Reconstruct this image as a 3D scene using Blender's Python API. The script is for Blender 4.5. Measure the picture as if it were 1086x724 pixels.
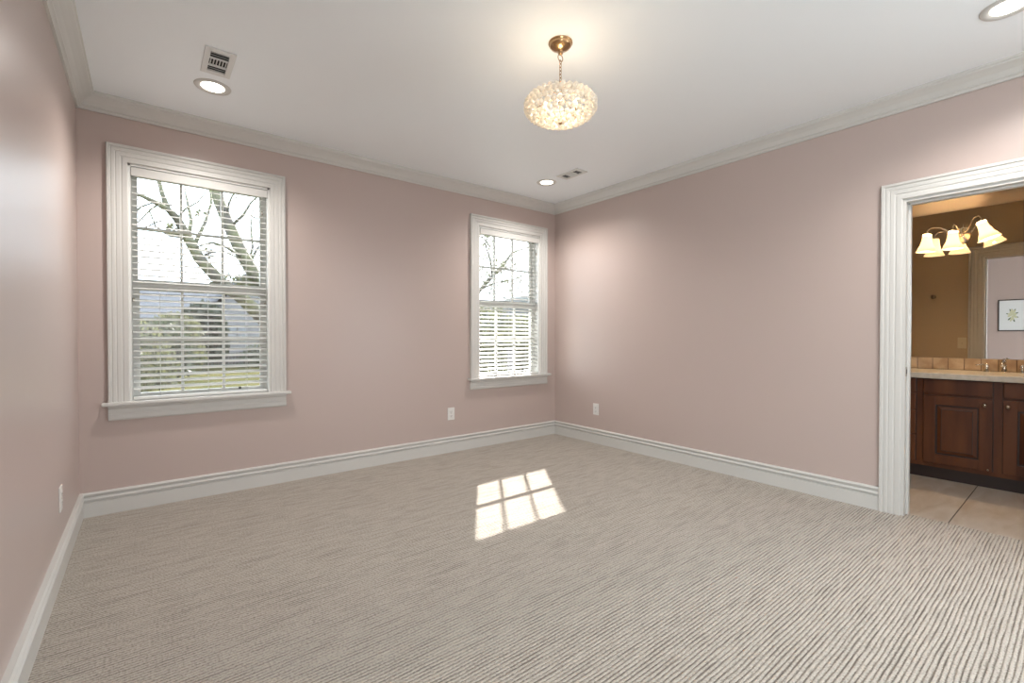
import bpy, bmesh, math, random
from mathutils import Vector, Matrix, Euler
random.seed(7)
PI = math.pi
S = bpy.context.scene
for o in list(bpy.data.objects):
    bpy.data.objects.remove(o, do_unlink=True)
COL = S.collection

# ------------------------------------------------------------ camera
YAW, PITCH, ROLL, FPX = 0.6700067, -0.0112532, -0.00009, 490.365
CAMH = 1.14
cam_data = bpy.data.cameras.new('camera')
cam = bpy.data.objects.new('camera', cam_data); COL.objects.link(cam)
cam_data.sensor_width = 36.0
cam_data.lens = FPX / 1086 * 36.0
cam_data.clip_start = 0.02; cam_data.clip_end = 500
cam.location = (0, 0, CAMH)
cam.rotation_euler = (PI/2 + PITCH, 0, -YAW)
S.camera = cam

# ------------------------------------------------------------ light, world, exposure
S.view_settings.view_transform = 'Standard'
S.view_settings.look = 'None'
S.view_settings.gamma = 1.0
S.view_settings.use_curve_mapping = False
S.view_settings.exposure = 0.17

SUN_STR = 38.0
SKY_STR = 5.8
FILL_LEFT = 88.0
FILL_RIGHT = 62.0
CAN_W = 18.0
CHAND_W = 3.8
VANITY_W = 16.0

sun_d = bpy.data.lights.new('sun', 'SUN'); sun = bpy.data.objects.new('sun', sun_d); COL.objects.link(sun)
sun_d.energy = SUN_STR; sun_d.angle = math.radians(1.0); sun_d.color = (1.0, 0.965, 0.9)
sd = Vector((-0.70, -1.0, -0.752)).normalized()
sun.rotation_euler = sd.to_track_quat('-Z', 'Y').to_euler()
sun.location = (9, 12, 10)

W = bpy.data.worlds.new('sky'); S.world = W; W.use_nodes = True
nt = W.node_tree; nt.nodes.clear()
out = nt.nodes.new('ShaderNodeOutputWorld'); bg = nt.nodes.new('ShaderNodeBackground')
tc = nt.nodes.new('ShaderNodeTexCoord'); nz = nt.nodes.new('ShaderNodeTexNoise'); rp = nt.nodes.new('ShaderNodeValToRGB')
nz.inputs['Scale'].default_value = 2.2; nz.inputs['Detail'].default_value = 5
rp.color_ramp.elements[0].position = 0.35; rp.color_ramp.elements[0].color = (0.72, 0.86, 1.0, 1)
rp.color_ramp.elements[1].position = 0.6; rp.color_ramp.elements[1].color = (0.93, 0.98, 1.0, 1)
nt.links.new(tc.outputs['Generated'], nz.inputs['Vector']); nt.links.new(nz.outputs['Fac'], rp.inputs['Fac'])
nt.links.new(rp.outputs['Color'], bg.inputs['Color']); bg.inputs['Strength'].default_value = SKY_STR
nt.links.new(bg.outputs['Background'], out.inputs['Surface'])

# ------------------------------------------------------------ room numbers
D, R, L, HC = 3.943, 3.766, -0.332, 2.655        # window wall y, right wall x, left wall x, ceiling
FB = -2.60                                        # wall behind the camera
XB, XM = 3.886, 5.50                              # bathroom side of right wall, mirror wall
WT = 0.17
WZ0, WZ1 = 0.70, 2.272                            # window opening
WC = (0.333, 3.103); WHW = 0.418                  # window centres, half width of opening
DY0, DY1, DZ = -0.05, 0.765, 2.005                # door opening

def area(name, loc, rot, sx, sy, e, col=(1, 1, 1)):
    d = bpy.data.lights.new(name, 'AREA'); d.shape = 'RECTANGLE'; d.size = sx; d.size_y = sy; d.energy = e; d.color = col
    o = bpy.data.objects.new(name, d); COL.objects.link(o); o.location = loc; o.rotation_euler = rot
    return o
area('fill_light_left_rear', (L - 0.02, -1.40, 1.40), (0, -PI/2 + math.radians(18), 0), 1.80, 1.84, FILL_LEFT, (0.80, 0.93, 1.0))  # added fill light in a closed recess behind the camera, no window there
area('fill_light_right_rear', (R + 0.10, -1.65, 1.35), (0, PI/2, 0), 1.84, 1.54, FILL_RIGHT, (0.80, 0.92, 1.0))  # added fill light behind the camera, brightens the left wall and ceiling
p = area('sky_portal', (R + 0.16, -1.65, 1.35), (0, PI/2, 0), 1.84, 1.54, 1.0); p.data.cycles.is_portal = True
# sky portals at the two windows; the one above covers the added rear opening
for i, wx in enumerate(WC):
    p = area('sky_portal', (wx, D + WT + 0.06, 1.49), (-PI/2, 0, 0), 0.82, 1.54, 1.0)
    p.data.cycles.is_portal = True

# ------------------------------------------------------------ materials
def mat(name, col, rough=0.5, metal=0.0, spec=0.5, bump=None, noise=None, coat=0.0, trans=0.0):
    """bump=(scale,strength,dist)  noise=(scale, colour2, stretch xyz)"""
    m = bpy.data.materials.new(name); m.use_nodes = True
    n = m.node_tree; p = n.nodes['Principled BSDF']
    p.inputs['Base Color'].default_value = (*col, 1); p.inputs['Roughness'].default_value = rough
    p.inputs['Metallic'].default_value = metal; p.inputs['Specular IOR Level'].default_value = spec
    p.inputs['Coat Weight'].default_value = coat; p.inputs['Transmission Weight'].default_value = trans
    t = n.nodes.new('ShaderNodeTexCoord')
    if noise:
        mp = n.nodes.new('ShaderNodeMapping'); mp.inputs['Scale'].default_value = noise[2]
        x = n.nodes.new('ShaderNodeTexNoise'); x.inputs['Scale'].default_value = noise[0]; x.inputs['Detail'].default_value = 4
        r = n.nodes.new('ShaderNodeValToRGB')
        r.color_ramp.elements[0].color = (*col, 1); r.color_ramp.elements[1].color = (*noise[1], 1)
        r.color_ramp.elements[0].position = 0.35; r.color_ramp.elements[1].position = 0.65
        n.links.new(t.outputs['Object'], mp.inputs['Vector']); n.links.new(mp.outputs['Vector'], x.inputs['Vector'])
        n.links.new(x.outputs['Fac'], r.inputs['Fac']); n.links.new(r.outputs['Color'], p.inputs['Base Color'])
    if bump:
        x = n.nodes.new('ShaderNodeTexNoise'); x.inputs['Scale'].default_value = bump[0]; x.inputs['Detail'].default_value = 3
        b = n.nodes.new('ShaderNodeBump'); b.inputs['Strength'].default_value = bump[1]; b.inputs['Distance'].default_value = bump[2]
        n.links.new(t.outputs['Object'], x.inputs['Vector']); n.links.new(x.outputs['Fac'], b.inputs['Height'])
        n.links.new(b.outputs['Normal'], p.inputs['Normal'])
    return m

def emit(name, col, s):
    m = bpy.data.materials.new(name); m.use_nodes = True; n = m.node_tree; n.nodes.clear()
    o = n.nodes.new('ShaderNodeOutputMaterial'); e = n.nodes.new('ShaderNodeEmission')
    e.inputs['Color'].default_value = (*col, 1); e.inputs['Strength'].default_value = s
    n.links.new(e.outputs[0], o.inputs['Surface']); return m

def glass_mat(name, refl=0.06, tint=(1, 1, 1)):
    m = bpy.data.materials.new(name); m.use_nodes = True; n = m.node_tree; n.nodes.clear()
    o = n.nodes.new('ShaderNodeOutputMaterial'); t = n.nodes.new('ShaderNodeBsdfTransparent'); g = n.nodes.new('ShaderNodeBsdfGlossy')
    t.inputs['Color'].default_value = (*tint, 1); g.inputs['Roughness'].default_value = 0.0
    x = n.nodes.new('ShaderNodeMixShader'); x.inputs[0].default_value = refl
    n.links.new(t.outputs[0], x.inputs[1]); n.links.new(g.outputs[0], x.inputs[2]); n.links.new(x.outputs[0], o.inputs['Surface'])
    return m

def translucent_mat(name, col, tr=0.35, rough=0.35, gloss=0.06, transp=0.0, emission=None):
    m = bpy.data.materials.new(name); m.use_nodes = True; n = m.node_tree; n.nodes.clear()
    o = n.nodes.new('ShaderNodeOutputMaterial')
    d = n.nodes.new('ShaderNodeBsdfDiffuse'); t = n.nodes.new('ShaderNodeBsdfTranslucent'); g = n.nodes.new('ShaderNodeBsdfGlossy')
    for q in (d, t): q.inputs['Color'].default_value = (*col, 1)
    g.inputs['Roughness'].default_value = rough
    a = n.nodes.new('ShaderNodeMixShader'); a.inputs[0].default_value = tr
    b = n.nodes.new('ShaderNodeMixShader'); b.inputs[0].default_value = gloss
    n.links.new(d.outputs[0], a.inputs[1]); n.links.new(t.outputs[0], a.inputs[2])
    n.links.new(a.outputs[0], b.inputs[1]); n.links.new(g.outputs[0], b.inputs[2]); last = b
    if transp:
        c = n.nodes.new('ShaderNodeMixShader'); c.inputs[0].default_value = transp; tt = n.nodes.new('ShaderNodeBsdfTransparent')
        n.links.new(last.outputs[0], c.inputs[1]); n.links.new(tt.outputs[0], c.inputs[2]); last = c
    if emission:
        e = n.nodes.new('ShaderNodeEmission'); e.inputs['Color'].default_value = (*emission[0], 1); e.inputs['Strength'].default_value = emission[1]
        ad = n.nodes.new('ShaderNodeAddShader'); n.links.new(last.outputs[0], ad.inputs[0]); n.links.new(e.outputs[0], ad.inputs[1]); last = ad
    n.links.new(last.outputs[0], o.inputs['Surface'])
    return m

M = {}
M['pink'] = mat('pink_paint', (0.495, 0.398, 0.362), 0.34, spec=0.45, bump=(260, 0.05, 0.002))
M['ceil'] = mat('ceiling_paint', (0.88, 0.915, 0.94), 0.4, spec=0.5, bump=(200, 0.05, 0.002))
M['trim'] = mat('white_trim_paint', (0.60, 0.585, 0.555), 0.32, spec=0.5)
M['sash'] = mat('white_sash_paint', (0.74, 0.74, 0.71), 0.35)
M['taupe'] = mat('taupe_paint', (0.52, 0.405, 0.28), 0.5, bump=(200, 0.05, 0.002))
M['plate'] = mat('white_plastic', (0.72, 0.70, 0.67), 0.3)
M['ivory'] = mat('ivory_plastic', (0.66, 0.58, 0.42), 0.3)
M['slot'] = mat('dark_slot', (0.03, 0.028, 0.026), 0.6)
M['vent'] = mat('vent_white_metal', (0.72, 0.72, 0.70), 0.4)
M['ventdark'] = mat('vent_duct_dark', (0.02, 0.02, 0.02), 0.8)
M['gold'] = mat('antique_brass', (0.46, 0.29, 0.15), 0.22, metal=1.0)
M['nickel'] = mat('brushed_nickel', (0.62, 0.56, 0.48), 0.22, metal=1.0)
M['pewter'] = mat('aged_pewter', (0.35, 0.31, 0.26), 0.3, metal=1.0)
M['chrome'] = mat('chrome', (0.8, 0.78, 0.75), 0.08, metal=1.0)
M['wood'] = mat('cherry_wood', (0.060, 0.017, 0.007), 0.42, noise=(9, (0.115, 0.038, 0.013), (1, 1, 0.12)), spec=0.3)
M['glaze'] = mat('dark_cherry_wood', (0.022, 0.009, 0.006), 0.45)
M['counter'] = mat('cream_stone', (0.56, 0.50, 0.42), 0.25, noise=(30, (0.48, 0.42, 0.34), (1, 1, 1)))
M['slat'] = translucent_mat('blind_slat_white', (0.74, 0.74, 0.72), 0.20, 0.4, 0.04)
M['cord'] = mat('white_cord', (0.72, 0.72, 0.72), 0.6)
M['glass'] = glass_mat('window_glass')
M['mirror'] = mat('mirror_silver', (0.86, 0.86, 0.85), 0.0, metal=1.0)
M['shade'] = translucent_mat('frosted_amber_glass', (0.97, 0.84, 0.62), 0.75, 0.3, 0.05, emission=((1.0, 0.80, 0.55), 0.30))
M['crystal'] = translucent_mat('crystal_glass', (0.88, 0.84, 0.76), 0.45, 0.08, 0.22, transp=0.22)
M['bulb'] = emit('warm_bulb', (1.0, 0.80, 0.55), 4.0)
M['canlens'] = emit('recessed_lens', (1.0, 0.90, 0.78), 9.0)
M['frame'] = mat('dark_brown_frame', (0.035, 0.022, 0.016), 0.35)
M['matboard'] = mat('white_mat_board', (0.78, 0.80, 0.80), 0.7)
M['petal'] = mat('pale_cream_petal', (0.62, 0.62, 0.42), 0.7)
M['leafprint'] = mat('printed_green_leaf', (0.12, 0.17, 0.11), 0.7)
M['bark'] = mat('mossy_bark', (0.0544, 0.0532, 0.0490), 0.9, noise=(5, (0.0884, 0.0980, 0.0518), (1, 1, 1)), bump=(30, 0.6, 0.02))
M['leafA'] = translucent_mat('spring_leaf', (0.0670, 0.0734, 0.0358), 0.4, 0.5, 0.03)
M['leafB'] = translucent_mat('dark_leaf', (0.0229, 0.0322, 0.0208), 0.2, 0.5, 0.03)
M['leafC'] = translucent_mat('mid_leaf', (0.0384, 0.0486, 0.0304), 0.3, 0.5, 0.03)
M['siding'] = mat('white_siding', (0.1300, 0.1357, 0.1444), 0.6, spec=0.0)
M['roof'] = mat('slate_blue_roof', (0.0704, 0.0780, 0.0896), 0.8, spec=0.0, noise=(3, (0.0896, 0.0960, 0.1086), (1, 1, 6)))
M['hglass'] = mat('house_window_glass', (0.10, 0.12, 0.14), 0.1)
M['hill'] = mat('hazy_hillside', (0.0696, 0.0759, 0.0768), 0.9, spec=0.0, noise=(0.25, (0.0986, 0.1040, 0.1027), (1, 1, 1)))
M['fence'] = mat('weathered_fence', (0.0468, 0.0468, 0.0447), 0.9, spec=0.0)
M['drive'] = mat('grey_asphalt', (0.0240, 0.0264, 0.0296), 0.9, spec=0.0)
M['stucco'] = mat('exterior_wall', (0.5, 0.47, 0.42), 0.9)
M['added_eave'] = mat('added_eave_white', (0.6, 0.6, 0.58), 0.7)

def grass_mat():
    m = mat('lawn_grass', (0.0312, 0.0328, 0.0135), 0.95, spec=0.0, noise=(0.9, (0.0459, 0.0443, 0.0205), (1, 1, 1)))
    return m
M['grass'] = grass_mat()

def carpet_mat():
    m = bpy.data.materials.new('ribbed_loop_carpet'); m.use_nodes = True; n = m.node_tree; N = n.nodes; K = n.links
    p = N['Principled BSDF']; p.inputs['Roughness'].default_value = 0.95; p.inputs['Specular IOR Level'].default_value = 0.12
    p.inputs['Sheen Weight'].default_value = 0.15
    tc = N.new('ShaderNodeTexCoord')
    def noise(scale, detail, sc):
        mp = N.new('ShaderNodeMapping'); mp.inputs['Scale'].default_value = sc
        x = N.new('ShaderNodeTexNoise'); x.inputs['Scale'].default_value = scale; x.inputs['Detail'].default_value = detail
        K.new(tc.outputs['Object'], mp.inputs['Vector']); K.new(mp.outputs['Vector'], x.inputs['Vector']); return x.outputs['Fac']
    def ma(op, a, b=None, c=None):
        x = N.new('ShaderNodeMath'); x.operation = op
        for i, v in enumerate((a, b, c)):
            if v is None: continue
            if isinstance(v, (int, float)): x.inputs[i].default_value = v
            else: K.new(v, x.inputs[i])
        return x.outputs[0]
    sep = N.new('ShaderNodeSeparateXYZ'); K.new(tc.outputs['Object'], sep.inputs[0])
    wob = noise(3.5, 3, (1.0, 2.6, 1))
    wob2 = noise(26, 2, (1.0, 1.3, 1))
    y = ma('ADD', sep.outputs['Y'], ma('MULTIPLY', ma('SUBTRACT', wob, 0.5), 0.013))
    y = ma('ADD', y, ma('MULTIPLY', ma('SUBTRACT', wob2, 0.5), 0.002))
    rib = ma('SINE', ma('MULTIPLY', y, 2 * PI / 0.0152))
    rib = ma('MULTIPLY_ADD', rib, 0.5, 0.5)                      # 0 in the groove, 1 on the loop row
    rows = ma('SUBTRACT', 1.0, ma('POWER', ma('SUBTRACT', 1.0, rib), 3.0))
    # short loops along each row
    loops = noise(120, 2, (1.0, 1.0, 1))
    # broken darker strokes, long across the room
    st = noise(7, 4, (1.0, 11.0, 1))
    stm = N.new('ShaderNodeMapRange'); stm.inputs[1].default_value = 0.42; stm.inputs[2].default_value = 0.66
    K.new(st, stm.inputs[0])
    groove = ma('SUBTRACT', 1.0, rows)
    dark = ma('MULTIPLY', groove, ma('MULTIPLY_ADD', stm.outputs[0], 0.80, 0.22))
    st2 = noise(3.2, 5, (1.0, 9.0, 1))
    sm2 = N.new('ShaderNodeMapRange'); sm2.inputs[1].default_value = 0.55; sm2.inputs[2].default_value = 0.68
    K.new(st2, sm2.inputs[0])
    dark = ma('ADD', dark, ma('MULTIPLY', sm2.outputs[0], ma('MULTIPLY_ADD', groove, 0.65, 0.08)))
    dark = ma('ADD', dark, ma('MULTIPLY', ma('SUBTRACT', loops, 0.5), 2.0))
    r = N.new('ShaderNodeValToRGB'); K.new(dark, r.inputs['Fac'])
    e = r.color_ramp.elements
    e[0].position = 0.0; e[0].color = (0.475, 0.425, 0.365, 1); e[1].position = 0.75; e[1].color = (0.20, 0.168, 0.138, 1)
    mid = e.new(0.25); mid.color = (0.375, 0.332, 0.283, 1)
    K.new(r.outputs['Color'], p.inputs['Base Color'])
    h = ma('ADD', rows, ma('MULTIPLY', loops, 0.9))
    b = N.new('ShaderNodeBump'); b.inputs['Strength'].default_value = 0.85; b.inputs['Distance'].default_value = 0.005
    K.new(h, b.inputs['Height']); K.new(b.outputs['Normal'], p.inputs['Normal'])
    return m
M['carpet'] = carpet_mat()

def tile_floor_mat():
    m = bpy.data.materials.new('travertine_floor'); m.use_nodes = True; n = m.node_tree; N = n.nodes; K = n.links
    p = N['Principled BSDF']; p.inputs['Roughness'].default_value = 0.33
    tc = N.new('ShaderNodeTexCoord'); mp = N.new('ShaderNodeMapping'); mp.inputs['Scale'].default_value = (1.2, 4.5, 1)
    x = N.new('ShaderNodeTexNoise'); x.inputs['Scale'].default_value = 2.4; x.inputs['Detail'].default_value = 7; x.inputs['Distortion'].default_value = 0.8
    r = N.new('ShaderNodeValToRGB'); e = r.color_ramp.elements
    e[0].position = 0.3; e[0].color = (0.36, 0.285, 0.215, 1); e[1].position = 0.72; e[1].color = (0.50, 0.44, 0.385, 1)
    K.new(tc.outputs['Object'], mp.inputs['Vector']); K.new(mp.outputs['Vector'], x.inputs['Vector'])
    K.new(x.outputs['Fac'], r.inputs['Fac']); K.new(r.outputs['Color'], p.inputs['Base Color'])
    return m
M['tile'] = tile_floor_mat()
M['grout'] = mat('dark_grout', (0.07, 0.055, 0.04), 0.9)
M['splash'] = mat('tumbled_tan_tile', (0.42, 0.27, 0.15), 0.4, noise=(12, (0.58, 0.42, 0.26), (1, 1, 1)))
M['splashgrout'] = mat('brown_grout', (0.16, 0.09, 0.05), 0.9)

# ------------------------------------------------------------ mesh helpers
class MB:
    def __init__(s): s.v = []; s.f = []; s.T = Matrix.Identity(4); s.smooth = []
    def add(s, vs, fs, smooth=False):
        b = len(s.v); s.v += [tuple(s.T @ Vector(v)) for v in vs]; s.f += [tuple(b + i for i in f) for f in fs]; s.smooth += [smooth] * len(fs); return s
    def box(s, x0, x1, y0, y1, z0, z1):
        vs = [(x, y, z) for x in (x0, x1) for y in (y0, y1) for z in (z0, z1)]
        return s.add(vs, [(0,1,3,2), (4,6,7,5), (0,4,5,1), (2,3,7,6), (0,2,6,4), (1,5,7,3)])
    def bevbox(s, x0, x1, y0, y1, z0, z1, b=0.002):
        bm = bmesh.new(); bmesh.ops.create_cube(bm, size=1)
        for v in bm.verts: v.co = Vector(((x0+x1)/2 + v.co.x*(x1-x0), (y0+y1)/2 + v.co.y*(y1-y0), (z0+z1)/2 + v.co.z*(z1-z0)))
        bmesh.ops.bevel(bm, geom=bm.edges[:], offset=b, segments=2, affect='EDGES', profile=0.6)
        bm.verts.index_update()
        s.add([v.co[:] for v in bm.verts], [[v.index for v in f.verts] for f in bm.faces]); bm.free(); return s
    def rings(s, rings, cap0=True, cap1=True, closed=True, smooth=True):
        n = len(rings[0]); vs = [p for r in rings for p in r]; fs = []
        for i in range(len(rings)-1):
            for j in range(n if closed else n-1):
                k = (j+1) % n; fs.append((i*n+j, i*n+k, (i+1)*n+k, (i+1)*n+j))
        s.add(vs, fs, smooth)
        b = len(s.v) - len(vs)
        if cap0: s.f.append(tuple(b+j for j in reversed(range(n)))); s.smooth.append(False)
        if cap1: s.f.append(tuple(b+(len(rings)-1)*n+j for j in range(n))); s.smooth.append(False)
        return s
    def lathe(s, prof, n=32, c=(0,0,0), cap0=False, cap1=False):
        rs = [[(c[0]+r*math.cos(2*PI*j/n), c[1]+r*math.sin(2*PI*j/n), c[2]+z) for j in range(n)] for r, z in prof]
        return s.rings(rs, cap0, cap1)
    def tube(s, pts, rad, n=10, caps=True):
        pts = [Vector(p) for p in pts]
        if not isinstance(rad, (list, tuple)): rad = [rad]*len(pts)
        rs = []; prev = None
        for i, p in enumerate(pts):
            d = (pts[min(i+1, len(pts)-1)] - pts[max(i-1, 0)]).normalized()
            if prev is None:
                a = Vector((0,0,1)) if abs(d.z) < 0.9 else Vector((1,0,0)); u = d.cross(a).normalized()
            else:
                u = (prev - d*prev.dot(d)).normalized()
            prev = u; w = d.cross(u)
            rs.append([tuple(p + (u*math.cos(2*PI*j/n) + w*math.sin(2*PI*j/n))*rad[i]) for j in range(n)])
        return s.rings(rs, caps, caps)
    def sphere(s, c, r, n=12, m=8, sz=1.0):
        prof = [(max(1e-4, r*math.sin(PI*i/m)), -r*sz*math.cos(PI*i/m)) for i in range(m+1)]
        return s.lathe(prof, n, c)
    def torus(s, c, R_, r, axis='z', n=16, k=8, stretch=1.0, rot=0.0):
        pts = []
        for i in range(n+1):
            a = 2*PI*i/n; x, y = R_*math.cos(a), R_*stretch*math.sin(a)
            if axis == 'z': v = Vector((x, y, 0))
            else: v = Vector((x, 0, y)); v.rotate(Euler((0, 0, rot)))
            pts.append(Vector(c)+v)
        return s.tube(pts, r, k, False)
    def run(s, prof, p0, p1, nrm, m0, m1):
        """sweep profile (d,z) along wall from p0 to p1, mitred by m0/m1"""
        p0, p1, nrm = Vector((*p0, 0)), Vector((*p1, 0)), Vector((*nrm, 0)); t = (p1-p0).normalized()
        rs = []
        for p, m in ((p0, m0), (p1, -m1)):
            rs.append([tuple(p + nrm*d + t*(d*m) + Vector((0,0,z))) for d, z in prof])
        return s.rings(rs, True, True, smooth=False)
    def casing(s, prof, corners, origin, U, V, Nn, closed=False):
        """prof (w,d); corners [(u,v,du,dv)] inner corner and outward mitre direction"""
        O, U, V, Nn = map(Vector, (origin, U, V, Nn)); rs = []
        for (u, v, du, dv) in corners:
            rs.append([tuple(O + U*(u+du*w) + V*(v+dv*w) + Nn*d) for w, d in prof])
        return s.rings(rs, True, True, smooth=False)
    def build(s, name, m, parent=None, loc=(0,0,0), rot=(0,0,0), auto=None):
        me = bpy.data.meshes.new(name); me.from_pydata(s.v, [], s.f); me.update()
        bm = bmesh.new(); bm.from_mesh(me); bmesh.ops.recalc_face_normals(bm, faces=bm.faces[:]); bm.to_mesh(me); bm.free()
        if any(s.smooth):
            me.polygons.foreach_set('use_smooth', s.smooth)
        me.materials.append(m if not isinstance(m, str) else M[m])
        o = bpy.data.objects.new(name, me); COL.objects.link(o); o.location = loc; o.rotation_euler = rot
        if parent: o.parent = parent
        return o

def thing(name, label, cat, loc=(0,0,0), rz=0, group=None):
    o = bpy.data.objects.new(name, None); COL.objects.link(o); o.location = loc; o.rotation_euler = (0,0,rz)
    o.empty_display_size = 0.1; o['label'] = label; o['category'] = cat
    if group: o['group'] = group
    return o
def tag(o, label, cat, group=None, kind=None):
    o['label'] = label; o['category'] = cat
    if group: o['group'] = group
    if kind: o['kind'] = kind
    return o
def struct(o, label=None, cat=None):
    o['kind'] = 'structure'
    if label: o['label'] = label
    if cat: o['category'] = cat
    return o
def copy_tree(o, parent=None):
    c = o.copy(); COL.objects.link(c)
    if parent: c.parent = parent
    for ch in [x for x in bpy.data.objects if x.parent == o]:
        copy_tree(ch, c)
    return c
def at_px(px, py, Y):
    """world point seen at photo pixel on the plane y = Y"""
    f = Vector((math.sin(YAW)*math.cos(PITCH), math.cos(YAW)*math.cos(PITCH), math.sin(PITCH)))
    r = Vector((math.cos(YAW), -math.sin(YAW), 0)); u = r.cross(f)
    d = f + r*(px-543)/FPX - u*(py-362)/FPX
    return Vector((0,0,CAMH)) + d*(Y/d.y)

# ------------------------------------------------------------ structure: bedroom shell
struct(MB().box(L-0.15, XB-0.055, FB-0.15, D+0.02, -0.12, 0.0).build('floor', 'carpet'), 'beige ribbed loop carpet covering the bedroom floor', 'carpet')
struct(MB().box(L-0.15, XB-0.06, FB-0.3, D+WT, HC, HC+0.12).build('ceiling', 'ceil'), 'white flat bedroom ceiling', 'ceiling')
struct(MB().box(L-0.40, L-0.38, -2.4, -0.40, 0.3, 2.5).box(L-0.38, L-0.15, -2.37, -2.35, 0.3, 2.5).box(L-0.38, L-0.15, -0.45, -0.43, 0.3, 2.5).box(L-0.38, L-0.15, -2.4, -0.4, 0.43, 0.45).box(L-0.38, L-0.15, -2.4, -0.4, 2.35, 2.37).box(L-0.15, L, -0.45, D+WT, 0, HC).box(L-0.15, L, FB-0.15, -2.35, 0, HC).box(L-0.15, L, -2.35, -0.45, 0, 0.45).box(L-0.15, L, -2.35, -0.45, 2.35, HC).build('wall_left', 'pink'), 'pink wall on the left of the room', 'wall')  # closed rear recess added to hold the left fill light
b = MB()
xs = [L-0.15, WC[0]-WHW, WC[0]+WHW, WC[1]-WHW, WC[1]+WHW, R+0.06]
for i in (0, 2, 4): b.box(xs[i], xs[i+1], D, D+WT, 0, HC)
for i in (1, 3):
    b.box(xs[i], xs[i+1], D, D+WT, 0, WZ0); b.box(xs[i], xs[i+1], D, D+WT, WZ1, HC)
struct(b.build('wall_back', 'pink'), 'pink wall holding the two windows', 'wall')
b = MB()
b.box(R, R+0.06, DY1, D+WT, 0, HC).box(R, R+0.06, -0.85, DY0, 0, HC).box(R, R+0.13, FB-0.15, -2.45, 0, HC).box(R, R+0.13, -2.45, -0.85, 0, 0.40).box(R, R+0.13, -2.45, -0.85, 2.30, HC).box(R, R+0.06, DY0, DY1, DZ, HC)  # unseen rear opening added for the right fill light and sky
struct(b.build('wall_right', 'pink'), 'pink wall on the right beside the bathroom doorway', 'wall')
b = MB()
b.box(L, R+0.06, FB-0.15, FB, 0, HC)
struct(b.build('wall_front', 'pink'), 'pink wall behind the viewpoint', 'wall')

# bathroom shell
BY0, BY1 = -0.62, 2.1
b = MB(); b.box(R+0.06, XB, DY1, BY1, 0, HC).box(R+0.06, XB, BY0, DY0, 0, HC).box(R+0.06, XB, DY0, DY1, DZ, HC)
struct(b.build('wall_bathroom_front', 'taupe'), 'taupe bathroom wall around the doorway, seen in the mirror', 'wall')
struct(MB().box(XM, XM+0.12, BY0, BY1, 0, HC).build('wall_bathroom_back', 'taupe'), 'tan bathroom wall behind the vanity mirror', 'wall')
struct(MB().box(R+0.06, XM+0.12, BY1, BY1+0.1, -0.1, HC).build('wall_bathroom_left', 'taupe'), 'taupe bathroom end wall', 'wall')
struct(MB().box(R+0.06, XM+0.12, BY0-0.22, BY0, -0.1, HC).build('wall_bathroom_right', 'taupe'), 'taupe bathroom far end wall', 'wall')
struct(MB().box(R+0.06, XM+0.12, BY0-0.1, BY1+0.1, HC, HC+0.12).build('ceiling_bathroom', 'ceil'), 'bathroom ceiling', 'ceiling')
fb = MB().box(XB-0.055, XM+0.02, BY0, BY1, -0.12, -0.004).build('floor_bathroom', 'grout')
struct(fb, 'beige stone tile floor of the bathroom', 'floor')
y = 0.55 + 0.61*3
tb = MB()
for k in range(6):
    y1 = 0.55 + 0.61*(3-k) - 0.003; y0 = y1 - 0.604
    y0c, y1c = max(y0, BY0), min(y1, BY1)
    for (x0, x1) in ((XB-0.055, 5.03), (5.036, XM)):
        if y1c - y0c > 0.02: tb.bevbox(x0, x1, y0c, y1c, -0.012, 0.0, 0.0015)
t = tb.build('floor_tiles', 'tile', fb)

# crown moulding and baseboards
crown = [(0, HC), (0.092, HC), (0.092, HC-0.012), (0.085, HC-0.016), (0.083, HC-0.024), (0.066, HC-0.034), (0.045, HC-0.050), (0.031, HC-0.068),
         (0.027, HC-0.072), (0.027, HC-0.079), (0.018, HC-0.083), (0.013, HC-0.090), (0.013, HC-0.096), (0.0, HC-0.096)]
base = [(0, 0), (0.019, 0), (0.019, 0.090), (0.013, 0.093), (0.013, 0.098), (0.021, 0.102), (0.024, 0.112), (0.019, 0.120), (0.0135, 0.123), (0.0135, 0.129),
        (0.021, 0.134), (0.024, 0.144), (0.018, 0.1525), (0.0, 0.1525)]
for nm, p0, p1, nrm, m0, m1 in (('back', (L, D), (R, D), (0, -1), 1, 1), ('left', (L, FB), (L, D), (1, 0), 1, 1), ('right', (R, D), (R, FB), (-1, 0), 1, 1)):
    struct(MB().run(crown, p0, p1, nrm, m0, m1).build('trim_crown_'+nm, 'trim'), 'white stepped crown moulding along the %s wall' % nm, 'crown moulding')
struct(MB().run(base, (L, D), (R, D), (0, -1), 1, 1).build('baseboard_back', 'trim'), 'white stepped baseboard under the windows', 'baseboard')
struct(MB().run(base, (L, FB), (L, D), (1, 0), 1, 1).build('baseboard_left', 'trim'), 'white stepped baseboard along the left wall', 'baseboard')
CW = 0.108
struct(MB().run(base, (R, D), (R, DY1+CW), (-1, 0), 1, 0).build('baseboard_right', 'trim'), 'white stepped baseboard right wall', 'baseboard')
struct(MB().run(base, (R, DY0-CW), (R, FB), (-1, 0), 0, 1).build('baseboard_right_short', 'trim'), 'short baseboard past the doorway', 'baseboard')
struct(MB().run(base, (XB, DY1+CW), (XB, BY1), (1, 0), 0, 1).build('baseboard_bathroom', 'trim'), 'bathroom baseboard', 'baseboard')

# casing profile (w outward, d out of wall)
cas = [(0, 0), (0, 0.015), (0.004, 0.018), (0.026, 0.018), (0.030, 0.0155), (0.034, 0.0155), (0.039, 0.0195), (0.056, 0.0205), (0.061, 0.018), (0.067, 0.022),
       (0.080, 0.0225), (0.085, 0.0195), (0.089, 0.022), (0.092, 0.028), (0.103, 0.028), (0.107, 0.024), (0.107, 0)]

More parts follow.
